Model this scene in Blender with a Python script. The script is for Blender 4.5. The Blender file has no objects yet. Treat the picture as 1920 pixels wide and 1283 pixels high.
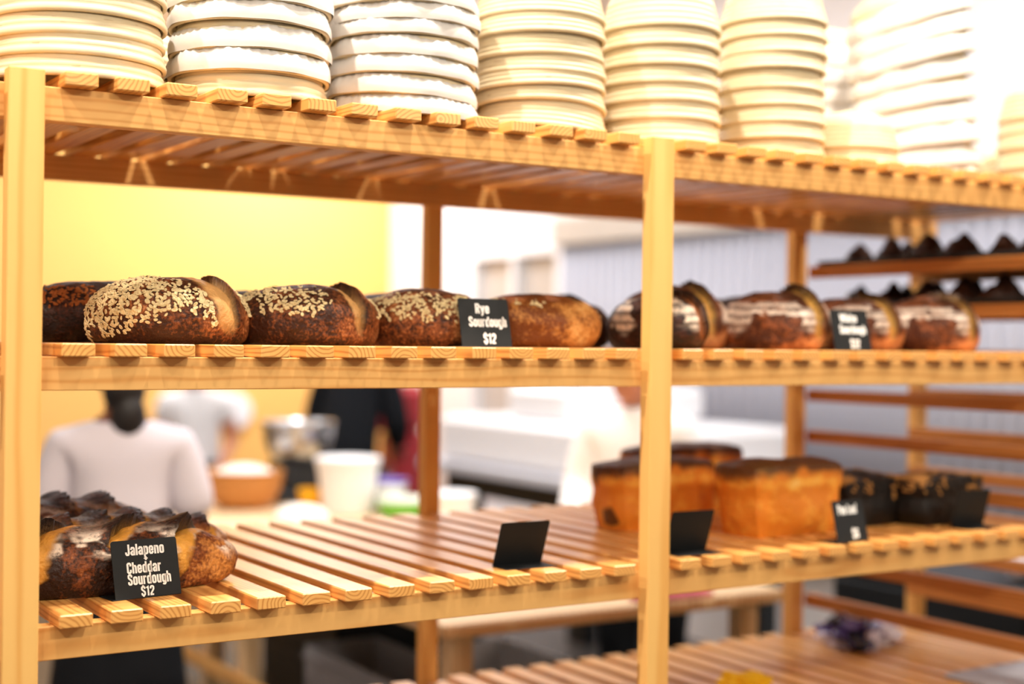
import bpy, bmesh, math, random
import numpy as np
from mathutils import Vector, Matrix, Euler
from math import pi, sin, cos, radians
C = bpy.context.scene.collection
random.seed(4)
Z0 = 1.55                                   # eye height of the photographer (m)

# ------------------------------------------------------------------ camera
cam = bpy.data.cameras.new('camera'); camo = bpy.data.objects.new('camera', cam); C.objects.link(camo)
cam.sensor_width = 36; cam.lens = 36*2697/1920
yaw, pitch, roll = 0.5627, 0.0008, 0.0121
fwd = Vector((sin(yaw)*cos(pitch), cos(yaw)*cos(pitch), sin(pitch)))
rt = Vector((cos(yaw), -sin(yaw), 0)); up = rt.cross(fwd)
r2 = cos(roll)*rt + sin(roll)*up; u2 = -sin(roll)*rt + cos(roll)*up
M = Matrix((r2, u2, -fwd)).transposed().to_4x4(); M.translation = (0.1157, -1.925, Z0+0.006)
camo.matrix_world = M
cam.dof.use_dof = True; cam.dof.focus_distance = 2.06; cam.dof.aperture_fstop = 1.55
cam.clip_start = .05
S = bpy.context.scene
S.camera = camo

# ------------------------------------------------------------------ light and exposure
S.view_settings.view_transform = 'Standard'; S.view_settings.look = 'None'
S.view_settings.gamma = 1; S.view_settings.exposure = 0.62
w = bpy.data.worlds.new('daylight'); S.world = w; w.use_nodes = True
w.node_tree.nodes['Background'].inputs[0].default_value = (1.0, .95, .88, 1)
w.node_tree.nodes['Background'].inputs[1].default_value = 0.10
S.cycles.max_bounces = 8; S.cycles.diffuse_bounces = 5
try: S.cycles.use_denoising = True
except Exception: pass

def lamp(name, kind, loc, energy, color=(1,.86,.68), size=.1, target=None, **k):
    l = bpy.data.lights.new(name, kind); l.energy = energy; l.color = color
    if kind == 'AREA': l.size = size
    else: l.shadow_soft_size = size
    for a, v in k.items(): setattr(l, a, v)
    o = bpy.data.objects.new(name, l); C.objects.link(o); o.location = loc
    if target is not None:
        o.rotation_euler = (Vector(target)-Vector(loc)).to_track_quat('-Z', 'Y').to_euler()
    return o
# track lamps in a row just in front of the rack
for i, x in enumerate((-.37, .44, 1.25, 2.07, 2.88)):
    lamp('track_lamp', 'SPOT', (x, -.22, Z0+1.54), 60, (1,.89,.76), .022, (x, .06, Z0), spot_size=radians(125), spot_blend=.6)
# pendants over the customers' side
for x in (-.6, 1.0, 2.6):
    lamp('pendant_lamp', 'POINT', (x, -2.3, Z0+1.15), 42, (1,.87,.70), .09)
# unseen area lights added below the kitchen ceiling to brighten the background
for x, y, e in ((.2,4.4,16), (2.4,6.0,27), (4.0,6.5,54), (3.9,4.0,13), (2.3,2.6,44), (3.9,1.5,20)):
    lamp('kitchen_fill_light', 'AREA', (x, y, Z0+1.9), e, (.94,.96,1), .9)

# ------------------------------------------------------------------ node helpers / materials
def lin(r, g, b):
    f = lambda c: ((c/255+.055)/1.055)**2.4 if c > 10 else c/255/12.92
    return (f(r), f(g), f(b), 1)
class NT:
    def __init__(s, name):
        s.m = bpy.data.materials.new(name); s.m.use_nodes = True; s.t = s.m.node_tree
        s.b = s.t.nodes['Principled BSDF']
    def n(s, typ, **k):
        nd = s.t.nodes.new(typ)
        for a, v in k.items():
            if a.startswith('i_'):
                key = a[2:]; key = int(key) if key.isdigit() else key
                if hasattr(v, 'links') or isinstance(v, bpy.types.NodeSocket): s.t.links.new(v, nd.inputs[key])
                else: nd.inputs[key].default_value = v
            else: setattr(nd, a, v)
        return nd
    def math(s, op, a, b=0.0, c=None):
        nd = s.t.nodes.new('ShaderNodeMath'); nd.operation = op
        for i, v in enumerate((a, b) if c is None else (a, b, c)):
            if isinstance(v, bpy.types.NodeSocket): s.t.links.new(v, nd.inputs[i])
            else: nd.inputs[i].default_value = v
        return nd.outputs[0]
    def mix(s, fac, a, b):
        nd = s.t.nodes.new('ShaderNodeMixRGB')
        for i, v in enumerate((fac, a, b)):
            if isinstance(v, bpy.types.NodeSocket): s.t.links.new(v, nd.inputs[i])
            else: nd.inputs[i].default_value = v
        return nd.outputs[0]
    def link(s, a, b): s.t.links.new(a, b)
    def out(s, col=None, rough=.6, spec=.3, bump=None, bs=.3, bd=.002):
        if col is not None:
            if isinstance(col, bpy.types.NodeSocket): s.link(col, s.b.inputs['Base Color'])
            else: s.b.inputs['Base Color'].default_value = col
        s.b.inputs['Roughness'].default_value = rough
        s.b.inputs['Specular IOR Level'].default_value = spec
        if bump is not None:
            nd = s.n('ShaderNodeBump', i_Strength=bs, i_Distance=bd, i_Height=bump); s.link(nd.outputs[0], s.b.inputs['Normal'])
        return s.m

def m_plain(name, col, rough=.6, spec=.3, var=.12, scale=14, metal=0, bs=.1):
    t = NT(name)
    tc = t.n('ShaderNodeTexCoord')
    ns = t.n('ShaderNodeTexNoise', i_Vector=tc.outputs['Object'], i_Scale=scale, i_Detail=4.0)
    d = tuple(c*(1-var) for c in col[:3])+(1,)
    t.b.inputs['Metallic'].default_value = metal
    return t.out(t.mix(ns.outputs[0], d, col), rough, spec, ns.outputs[0], bs, .001)

def m_wood(name, light, mid, dark, freq=1000.0, rough=.5, spec=.25):
    # rings are counted around a pith line that runs along the first axis of the 'wc' coordinates
    t = NT(name)
    at = t.n('ShaderNodeAttribute', attribute_name='wc')
    sep = t.n('ShaderNodeSeparateXYZ', i_0=at.outputs['Vector'])
    mp = t.n('ShaderNodeMapping', i_Vector=at.outputs['Vector'], i_Scale=(2.2, 14, 14))
    n1 = t.n('ShaderNodeTexNoise', i_Vector=mp.outputs[0], i_Scale=1.0, i_Detail=3.0)
    d = t.math('SQRT', t.math('ADD', t.math('MULTIPLY', sep.outputs[1], sep.outputs[1]), t.math('MULTIPLY', sep.outputs[2], sep.outputs[2])))
    d = t.math('ADD', d, t.math('MULTIPLY', t.math('SUBTRACT', n1.outputs[0], .5), .022))
    s = t.math('MULTIPLY_ADD', t.math('SINE', t.math('MULTIPLY', d, freq)), .5, .5)
    ring = t.math('POWER', s, 3.2)
    mp2 = t.n('ShaderNodeMapping', i_Vector=at.outputs['Vector'], i_Scale=(12, 700, 700))
    n2 = t.n('ShaderNodeTexNoise', i_Vector=mp2.outputs[0], i_Scale=1.0, i_Detail=2.0)
    mp3 = t.n('ShaderNodeMapping', i_Vector=at.outputs['Vector'], i_Scale=(1.5, 9, 9))
    n3 = t.n('ShaderNodeTexNoise', i_Vector=mp3.outputs[0], i_Scale=1.0, i_Detail=2.0)
    c = t.mix(n3.outputs[0], light, mid)
    c = t.mix(t.math('MULTIPLY', ring, .75), c, dark)
    c = t.mix(t.math('MULTIPLY', n2.outputs[0], .25), c, mid)
    return t.out(c, rough, spec, n2.outputs[0], .08, .0006)

PINE = m_wood('pine', lin(242,190,114), lin(232,168,90), lin(180,106,44), 1000.0, .3, .5)
PINE_RAIL = m_wood('pine_rail', lin(245,197,126), lin(237,180,104), lin(216,148,76), 620.0)
PINE_POST = m_wood('pine_post', lin(248,205,130), lin(241,189,108), lin(226,162,82), 260.0)
PINE_OLD = m_wood('pine_runner', lin(214,150,84), lin(196,128,64), lin(150,88,38), 700.0)
BENCH = m_wood('bench_wood', lin(240,212,170), lin(232,198,150), lin(200,160,110), 300.0)
BLACK = m_plain('black_card', lin(22,26,29), .55, .3, .2, 40)
CHALK = m_plain('white_lettering', lin(252,252,250), .6, .2, .02)
DARKMETAL = m_plain('dark_metal', lin(30,34,38), .45, .4, .2, 6)
STEEL = m_plain('steel', lin(190,192,196), .22, .5, .1, 5, 1.0)
WHITEPL = m_plain('white_plastic', lin(244,244,246), .4, .4, .04)
GREYPL = m_plain('grey_plastic', lin(150,153,160), .5, .4, .15)
CLOTH = m_plain('white_cloth', lin(222,218,214), .9, .1, .08, 60, 0, .5)

def m_cane():
    t = NT('cane'); tc = t.n('ShaderNodeTexCoord')
    ns = t.n('ShaderNodeTexNoise', i_Vector=tc.outputs['Object'], i_Scale=22.0, i_Detail=3.0)
    mp = t.n('ShaderNodeMapping', i_Vector=tc.outputs['Object'], i_Scale=(40,40,260))
    vo = t.n('ShaderNodeTexNoise', i_Vector=mp.outputs[0], i_Scale=1.0, i_Detail=1.0)
    c = t.mix(ns.outputs[0], lin(222,208,178), lin(212,194,156))
    sp = t.math('MULTIPLY', t.math('GREATER_THAN', vo.outputs[0], .73), .4)
    return t.out(t.mix(sp, c, lin(168,128,84)), .55, .25, vo.outputs[0], .1, .0005)
CANE = m_cane()

def m_bread(name, dark, mid, light, ear=lin(232,168,92), flour=lin(244,226,206), scale=1.0, speck=.35):
    t = NT(name); tc = t.n('ShaderNodeTexCoord')
    A = {a: t.n('ShaderNodeAttribute', attribute_name=a).outputs['Fac'] for a in ('ear','char','flour','tone')}
    n1 = t.n('ShaderNodeTexNoise', i_Vector=tc.outputs['Object'], i_Scale=26.0*scale, i_Detail=6.0, i_Roughness=.62)
    n2 = t.n('ShaderNodeTexNoise', i_Vector=tc.outputs['Object'], i_Scale=210.0*scale, i_Detail=3.0)
    n3 = t.n('ShaderNodeTexNoise', i_Vector=tc.outputs['Object'], i_Scale=60.0*scale, i_Detail=5.0)
    k = t.math('ADD', t.math('MULTIPLY', n1.outputs[0], 1.7), t.math('SUBTRACT', t.math('MULTIPLY', n2.outputs[0], speck*2), .85+speck*.5))
    k = t.math('ADD', k, t.math('SUBTRACT', A['tone'], .5))
    r = t.n('ShaderNodeValToRGB'); t.link(k, r.inputs[0])
    e = r.color_ramp.elements; e[0].position = .12; e[0].color = dark; e[1].position = .85; e[1].color = light
    x = e.new(.48); x.color = mid
    c = r.outputs[0]
    ec = t.mix(n3.outputs[0], tuple(v*.62 for v in ear[:3])+(1,), tuple(min(1, v*1.15) for v in ear[:3])+(1,))
    c = t.mix(t.math('MINIMUM', A['ear'], 1.0), c, ec)
    fl = t.math('MULTIPLY', A['flour'], t.math('SMOOTH_MIN', t.math('MULTIPLY', t.math('ADD', n3.outputs[0], t.math('SUBTRACT', n2.outputs[0], .62)), 2.6), 1.0, .1))
    fl.node.use_clamp = True
    c = t.mix(fl, c, flour)
    c = t.mix(t.math('MINIMUM', A['char'], .93), c, lin(34,22,16))
    h = t.math('ADD', n3.outputs[0], t.math('MULTIPLY', n2.outputs[0], .6))
    return t.out(c, .5, .35, h, .8, .005)
RYE = m_bread('rye_crust', lin(58,28,15), lin(140,78,40), lin(214,146,92), lin(244,188,118), speck=.55)
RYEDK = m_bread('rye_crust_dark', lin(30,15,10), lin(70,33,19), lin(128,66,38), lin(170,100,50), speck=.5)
RYEPALE = m_bread('rye_crust_pale', lin(120,62,20), lin(206,140,70), lin(240,190,120), lin(240,190,120))
WHITEC = m_bread('white_crust', lin(84,42,22), lin(170,98,54), lin(222,152,96), lin(252,190,96), lin(255,240,226))
JALC = m_bread('jalapeno_crust', lin(44,22,12), lin(136,72,32), lin(224,152,76), lin(240,172,72), speck=.38)
PANC = m_bread('pan_crust', lin(232,138,40), lin(254,184,72), lin(255,222,136), lin(250,190,100), scale=.75, speck=.12)
DARKC = m_bread('pumpernickel_crust', lin(14,11,10), lin(30,22,18), lin(60,40,28), lin(110,70,40))
OAT = m_plain('rolled_oats', lin(255,234,180), .6, .3, .5, 150)
OATDK = m_plain('toasted_oats', lin(176,100,48), .7, .2, .6, 170)
OATDP = m_plain('dark_oats', lin(190,136,76), .7, .2, .35, 120)
PASTRY = m_plain('dark_pastry', lin(62,34,22), .5, .3, .5, 40)

# ------------------------------------------------------------------ object helpers
def empty(name, loc=(0,0,0), rotz=0):
    o = bpy.data.objects.new(name, None); C.objects.link(o); o.location = loc; o.rotation_euler = (0,0,rotz); o.empty_display_size = .05
    return o
def tag(o, label, cat, group=None):
    o['label'] = label; o['category'] = cat
    if group: o['group'] = group
    return o
def part(o, label): o['label'] = label; return o
def struct(o): o['kind'] = 'structure'; return o
def link(name, me, m=None, parent=None, smooth=False):
    o = bpy.data.objects.new(name, me); C.objects.link(o)
    if m and not me.materials: me.materials.append(m)
    if parent: o.parent = parent
    if smooth:
        for p in me.polygons: p.use_smooth = True
    return o
def from_bm(name, bm, m=None, parent=None, smooth=False):
    me = bpy.data.meshes.new(name); bm.to_mesh(me); bm.free()
    return link(name, me, m, parent, smooth)
def beam(bm, lo, hi, axis=0, ch=.0012, rnd=True):
    """bevelled board; 'wc' = grain coordinates with the pith somewhere near the board"""
    L = bm.verts.layers.float_vector.get('wc') or bm.verts.layers.float_vector.new('wc')
    lo, hi = Vector(lo), Vector(hi); c = (lo+hi)/2
    g0 = random.uniform(0, 9); a = random.uniform(0, 2*pi); r = random.uniform(.012, .05) if rnd else .05
    oth = [i for i in range(3) if i != axis]
    vs = {}
    for sx in (0,1):
        for sy in (0,1):
            for sz in (0,1):
                s = (sx,sy,sz)
                for k in range(3):
                    p = Vector([(hi if s[i] else lo)[i] for i in range(3)])
                    for i in range(3):
                        if i != k: p[i] += ch*(-1 if s[i] else 1)
                    v = bm.verts.new(p); q = p-c
                    v[L] = (q[axis]+g0, q[oth[0]]+r*cos(a), q[oth[1]]+r*sin(a)); vs[s+(k,)] = v
    S8 = [(x,y,z) for x in (0,1) for y in (0,1) for z in (0,1)]
    fs = []
    for k in range(3):                      # the six faces
        i, j = [q for q in range(3) if q != k]
        for sd in (0,1):
            loop = []
            for a_, b_ in ((0,0),(1,0),(1,1),(0,1)):
                s = [0,0,0]; s[k] = sd; s[i] = a_; s[j] = b_; loop.append(vs[tuple(s)+(k,)])
            fs.append(bm.faces.new(loop))
    for k in range(3):                      # twelve edges
        i, j = [q for q in range(3) if q != k]
        for a_ in (0,1):
            for b_ in (0,1):
                s0 = [0,0,0]; s0[i] = a_; s0[j] = b_; s1 = list(s0); s1[k] = 1
                fs.append(bm.faces.new([vs[tuple(s0)+(i,)], vs[tuple(s1)+(i,)], vs[tuple(s1)+(j,)], vs[tuple(s0)+(j,)]]))
    for s in S8: fs.append(bm.faces.new([vs[s+(k,)] for k in range(3)]))
    bmesh.ops.recalc_face_normals(bm, faces=fs)
def board(name, lo, hi, axis, m, parent=None, ch=.0012):
    bm = bmesh.new(); beam(bm, lo, hi, axis, ch); return from_bm(name, bm, m, parent)
def box_bm(bm, lo, hi, ch=.003):
    beam(bm, lo, hi, 0, ch)
def lathe(prof, n=64, sx=1, sy=1):
    bm = bmesh.new(); rings = []
    for r, z in prof:
        if r < 1e-5: rings.append([bm.verts.new((0,0,z))])
        else: rings.append([bm.verts.new((r*cos(2*pi*i/n)*sx, r*sin(2*pi*i/n)*sy, z)) for i in range(n)])
    for a, b in zip(rings, rings[1:]):
        for i in range(n):
            j = (i+1) % n
            if len(a) == 1 and len(b) == 1: continue
            if len(a) == 1: bm.faces.new((a[0], b[j], b[i]))
            elif len(b) == 1: bm.faces.new((a[i], a[j], b[0]))
            else: bm.faces.new((a[i], a[j], b[j], b[i]))
    bmesh.ops.recalc_face_normals(bm, faces=bm.faces)
    return bm
# vectorised value noise
def vnoise(P, seed=0):
    P = P + seed*17.13
    i = np.floor(P).astype(np.int64); f = P-i; f = f*f*(3-2*f)
    def h(a):
        n = (a[:,0]*73856093) ^ (a[:,1]*19349663) ^ (a[:,2]*83492791)
        n = (n ^ (n >> 13))*1274126177; n = n ^ (n >> 16)
        return (n & 0xffff)/65535.0
    r = 0
    for dx in (0,1):
        for dy in (0,1):
            for dz in (0,1):
                wt = (f[:,0] if dx else 1-f[:,0])*(f[:,1] if dy else 1-f[:,1])*(f[:,2] if dz else 1-f[:,2])
                r = r + wt*h(i+np.array([dx,dy,dz]))
    return r*2-1
def fbm(P, s, seed=0, o=4):
    r = 0; a = 1
    for k in range(o): r = r + a*vnoise(P*s, seed+k); s *= 2.1; a *= .5
    return r
_ico = {}
def ico(n):
    if n not in _ico:
        bm = bmesh.new(); bmesh.ops.create_icosphere(bm, subdivisions=n, radius=1)
        bm.verts.ensure_lookup_table()
        _ico[n] = (np.array([v.co for v in bm.verts]), [[v.index for v in f.verts] for f in bm.faces]); bm.free()
    return _ico[n]
def sst(a, b, x):
    t = np.clip((x-a)/(b-a), 0, 1); return t*t*(3-2*t)

def loaf_mesh(name, a, b, h, m, seed, slashes=(), flour=None, char=None, tone=None, shape=None, n=6, lump=.05, rough=.012, tilt=0):
    d, F = ico(n); d = d.copy()
    x, y, z = d[:,0], d[:,1], d[:,2]
    zc = .42*h
    if shape == 'pan':
        ex = lambda v, p: np.sign(v)*np.abs(v)**p
        mx = np.max(np.abs(d), axis=1, keepdims=True); cub = d/mx; q = d*.5+cub*.5
        q = q/np.max(np.abs(q)); 
        X = ex(q[:,0],.8)*a; Y = ex(q[:,1],.8)*b
        u = np.clip((q[:,2]+.62)/1.24, 0, 1)
        Zt = np.where(z > 0, .62*h+.38*h*np.sqrt(np.clip(z,0,1)), 0)
        Zs = u*.62*h
        k = sst(.35,.62,q[:,2])
        Z = np.where(q[:,2] > .35, Zs*(1-k)+Zt*k, Zs)
        fl = 1+.07*sst(.5*h,.72*h,Z)-.05*sst(.35*h,0,Z)
        X = X*fl; Y = Y*fl
        P = np.stack([X,Y,Z],1)
    else:
        rr = np.sqrt(np.maximum(1-z*z, 0))
        Z = np.where(z >= 0, zc+(h-zc)*np.abs(z)**.92, zc*(1-np.sin(np.minimum(1, -z/.62)*pi/2)))
        ang = np.arctan2(y, x); rr2 = np.where(z < 0, np.maximum(rr, 0), rr)**.9
        P = np.stack([a*rr2*np.cos(ang), b*rr2*np.sin(ang), Z], 1)
    nrm = np.stack([d[:,0]/a, d[:,1]/b, d[:,2]/(h*.55)], 1); nrm /= np.linalg.norm(nrm, axis=1, keepdims=True)
    upm = sst(0, .03, P[:,2])[:,None]
    disp = lump*h*fbm(P, 1/(.09), seed, 2) + rough*h*fbm(P, 1/.018, seed+5, 3)
    ear = np.zeros(len(d)); ch = np.zeros(len(d)); shift = np.zeros((len(d), 3))
    for s in slashes:
        p0 = np.array(s['p0']); p1 = np.array(s['p1']); v = p1-p0; L = np.linalg.norm(v); v = v/L
        nv = np.array([-v[1], v[0]])*s.get('side', 1)
        rel = P[:,:2]-p0; u = rel@v/L
        q = rel@nv + s.get('bow', 0)*(1-(2*u-1)**2) + .0035*fbm(P, 1/.02, seed+9, 3)
        tp = np.sqrt(np.clip(np.sin(np.clip(u,0,1)*pi), 0, 1)); top = sst(-.35, .0, z)
        tp = tp*top
        wd = s['w']*np.maximum(tp, 1e-3)**.45; sg = s.get('sig', .014)
        inside = ((q > 0) & (q < wd) & (tp > .02))
        prof = np.clip(q/wd, 0, 1)
        ear = np.maximum(ear, np.where(inside, (1-sst(.75,1,prof))*np.minimum(1, tp*2), 0))
        disp = disp + np.where(inside, -s.get('depth', .006)*tp*(1-prof)+s.get('bulge', .004)*np.sin(prof*pi)*tp, 0)
        lip = np.where(q <= 0, np.exp(-(q/sg)**2), 0)*tp
        disp = disp + s['lip']*lip
        shift[:,:2] += nv[None,:]*(s['lip']*.7*lip**2)[:,None]
        ch = np.maximum(ch, np.where(q <= 0, np.exp(-(q/(sg*.42))**2), 0)*tp*s.get('char', .9))
        ch = np.maximum(ch, np.where(inside, np.exp(-(q/.0022)**2), 0)*tp*.7)
    P = P + nrm*disp[:,None]*upm + shift*upm
    P[:,2] = np.maximum(P[:,2], 0)
    if tilt: 
        pass
    me = bpy.data.meshes.new(name); me.from_pydata(P.tolist(), [], F)
    loc = dict(P=P, d=d, nrm=nrm, ear=ear)
    at = {'ear': ear, 'char': ch, 'flour': flour(P, d) if flour else 0*ear, 'tone': tone(P, d) if tone else 0*ear+.5}
    if char: at['char'] = np.maximum(at['char'], char(P, d))
    at['flour'] = at['flour']*(1-np.clip(ear,0,1))
    for k, v in at.items():
        A = me.attributes.new(k, 'FLOAT', 'POINT'); A.data.foreach_set('value', np.clip(v, 0, 1).astype(np.float32))
    me.materials.append(m)
    for p in me.polygons: p.use_smooth = True
    return me, loc
def oat_mesh(loc, mask, n, seed, size=.0044):
    rng = np.random.default_rng(seed); P, N = loc['P'], loc['nrm']
    wgt = mask(P, loc['d'])*(loc['ear'] < .2); wgt = np.clip(wgt, 0, 1)
    idx = rng.choice(len(P), size=n, p=wgt/wgt.sum())
    V = []; F = []; k = 8
    for i in idx:
        nn = Vector(N[i]); t = nn.orthogonal().normalized(); bt = nn.cross(t)
        a = rng.uniform(0, 6.28); t2 = cos(a)*t+sin(a)*bt; b2 = nn.cross(t2)
        tl = rng.normal(0, .38); nn2 = (nn+tl*t2).normalized(); t2 = (t2-t2.dot(nn2)*nn2).normalized(); b2 = nn2.cross(t2)
        c = Vector(P[i])+nn*rng.uniform(.0004,.0016); L = size*rng.uniform(.75,1.15); W = L*rng.uniform(.5,.68); T = .0011
        o = len(V)
        for j in range(k):
            th = 2*pi*j/k; V.append(c+t2*L*cos(th)+b2*W*sin(th))
        for j in range(k):
            th = 2*pi*j/k; V.append(c+nn2*T+t2*L*.8*cos(th)+b2*W*.74*sin(th))
        V.append(c+nn2*T*.55); 
        for j in range(k):
            q = (j+1) % k; F.append((o+j, o+q, o+k+q, o+k+j)); F.append((o+k+j, o+k+q, o+2*k))
    me = bpy.data.meshes.new('oat_topping'); me.from_pydata([tuple(v) for v in V], [], F)
    return me

# ------------------------------------------------------------------ the room
def slab(name, lo, hi, m):
    bm = bmesh.new(); beam(bm, lo, hi, 0, .001); return struct(from_bm(name, bm, m))
def m_tiles():
    t = NT('floor_tiles'); tc = t.n('ShaderNodeTexCoord')
    br = t.n('ShaderNodeTexBrick', i_Vector=tc.outputs['Object'], i_Scale=1.0)
    br.offset = 0; br.inputs['Brick Width'].default_value = .4; br.inputs['Row Height'].default_value = .4; br.inputs['Mortar Size'].default_value = .006
    br.inputs['Color1'].default_value = lin(74,70,68); br.inputs['Color2'].default_value = lin(66,62,60); br.inputs['Mortar'].default_value = lin(46,44,42)
    return t.out(br.outputs[0], .4, .4)
WALLW = m_plain('white_wall', lin(246,243,243), .8, .2, .03, 2)
YELLOW = m_plain('yellow_wall', lin(252,196,112), .75, .2, .04, 1.5)
XR, YB = 5.0, 7.5
slab('floor', (-3.2,-4.5,-.1), (5.2,7.7,0), m_tiles())
slab('ceiling', (-3.2,-4.5,3.6), (5.2,7.7,3.7), WALLW)
slab('wall_back', (-3.2,YB,0), (5.2,YB+.2,3.6), YELLOW)
slab('wall_left', (-3.2,-4.5,0), (-3.0,YB,3.6), WALLW)
# right wall with the window opening (y 5.25..6.33, z .95..2.16)
bm = bmesh.new()
for lo, hi in (((XR,6.33,0),(XR+.2,YB,3.6)), ((XR,-4.5,0),(XR+.2,5.25,3.6)), ((XR,5.25,2.16),(XR+.2,6.33,3.6)), ((XR,5.25,0),(XR+.2,6.33,.98))):
    beam(bm, lo, hi, 0, .0005)
struct(from_bm('wall_right', bm, WALLW))
fr = bmesh.new()
for lo, hi in (((XR-.02,6.27,.98),(XR+.1,6.33,2.16)), ((XR-.02,5.25,.98),(XR+.1,5.31,2.16)), ((XR-.02,5.31,2.10),(XR+.1,6.27,2.16)), ((XR-.02,5.31,.98),(XR+.1,6.27,1.04)), ((XR-.02,5.77,1.04),(XR+.08,5.82,2.10))):
    box_bm(fr, lo, hi, .004)
w1 = struct(from_bm('window_1', fr, WHITEPL))
FROST = m_plain('frosted_pane', lin(196,188,180), .35, .4, .1, 3)
bm = bmesh.new(); box_bm(bm, (XR+.04,5.31,1.04), (XR+.055,6.27,2.10), .001); from_bm('pane', bm, FROST, w1)
# corrugated steel shutter along the right wall
def m_corr():
    return m_plain('galvanised_sheet', lin(182,182,192), .45, .4, .06, 3)
bm = bmesh.new(); N = 700; y0, y1 = 1.0, 5.2; cols = []
for i in range(N+1):
    y = y0+(y1-y0)*i/N; ph = 2*pi*(y-y0)/.085; x = XR-.062+.014*math.tanh(2.2*sin(ph))
    cols.append([bm.verts.new((x, y, z)) for z in (.55, 2.14)]+[bm.verts.new((x+.008, y, z)) for z in (.55, 2.14)])
for p, q in zip(cols, cols[1:]):
    bm.faces.new((p[0], p[1], q[1], q[0])); bm.faces.new((q[2], q[3], p[3], p[2])); bm.faces.new((p[1], p[3], q[3], q[1])); bm.faces.new((p[0], q[0], q[2], p[2]))
sh = from_bm('shutter', bm, m_corr(), None, True)
tag(sh, 'tall pale grey corrugated metal sheet covering the wall behind the right bay', 'shutter')
bm = bmesh.new(); box_bm(bm, (XR-.11,.98,2.14), (XR-.012,5.22,2.30), .006)
part(from_bm('head_box', bm, m_plain('beige_head', lin(206,196,184), .6), sh), 'beige box along the top')

# ------------------------------------------------------------------ the slatted rack
ZT = [Z0+.3594, Z0-.0011, Z0-.3619, Z0-.7217]; PIT, SW, X0s = .07, .0445, .6266
slot = lambda i: X0s+PIT*i
POSTS = [-16, -1, 14, 29]; XEND = 3.105
rack = empty('bakery_rack', (0,0,0)); tag(rack, 'long honey pine bakery rack with slatted shelves holding loaves and baskets', 'shelving rack')
DEP = .80
for i, s in enumerate(POSTS+['end']):
    x = XEND if s == 'end' else slot(s)-.0015*(s == -1)
    wd = .046
    for k, (ya, yb) in enumerate(((0,.028), (DEP-.028,DEP))):
        xa = x-.006 if (k == 1 and s == 14) else x
        wb = .038 if (k == 1 and s == 14) else wd
        board('post', (xa, ya, 0), (xa+wb, yb, ZT[0]-.0012), 2, PINE_POST, rack)
for li, zt in enumerate(ZT):
    x1 = XEND+.046 if li in (0, 3) else slot(29)+.046
    board('front_rail', (slot(-16), .0285, zt-.0640), (x1, .0545, zt-.0182), 0, PINE_RAIL, rack)
    board('rear_rail', (slot(-16), DEP-.0545, zt-.0640), (x1, DEP-.0285, zt-.0182), 0, PINE_RAIL, rack)
    bays = [(-15,-2), (0,13), (15,28)] + ([(30,34)] if li in (0, 3) else [])
    for a, b in bays:
        bm = bmesh.new()
        for i in range(a, b+1):
            x = slot(i)+random.uniform(-.0018,.0018); jy = random.uniform(-.0015,.0015)
            beam(bm, (x, jy, zt-.018), (x+SW, DEP+jy, zt), 1, .0016)
        if b in (13, 28, 34) and not (li in (1, 2) and b == 28): beam(bm, (slot(b+1), .0295, zt-.018), (slot(b+1)+SW, DEP-.0295, zt), 1, .0016)
        from_bm('slat_deck', bm, PINE, rack)
# runners for trays at the right end
for k in range(9):
    z = Z0+.210-.104*k
    for xx in (slot(29)+.0475, XEND-.030):
        board('tray_runner', (xx, .03, z-.030), (xx+.027, DEP-.03, z), 1, PINE_OLD, rack)

# ------------------------------------------------------------------ proving baskets on top
def basket_profile(R, H, coils):
    # outer wall of an inverted basket: rim at the bottom, dome on top, coil by coil
    def f(u):                                # u 0..1 along the height -> radius
        return R*(1-.11*min(u/.45,1)) if u < .45 else R*.89*math.sqrt(max(0, 1-((u-.45)/.55)**2))
    zz = [H*min(1, i/coils) for i in range(coils+1)]
    pr = []
    for i in range(coils):
        r0, r1 = f(i/coils), f((i+1)/coils)
        for j in range(5):
            t = j/5; pr.append((r0+(r1-r0)*t+.0022*sin(pi*t), zz[i]+(zz[i+1]-zz[i])*t))
    # close the dome
    rl = pr[-1][0]; k = 6
    for j in range(1, k+1):
        pr.append((rl*(1-j/k), H*(1+.02*sin(pi/2*j/k))))
    inner = [(max(0, r-.006*(1 if r > .02 else 0)), z-.006 if r < .86*R else z) for r, z in pr]
    inner = [(r, max(z, 0)) for r, z in reversed(inner)]
    return inner + [(R-.003, -.0012)] + pr
_bm_cache = {}
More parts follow.
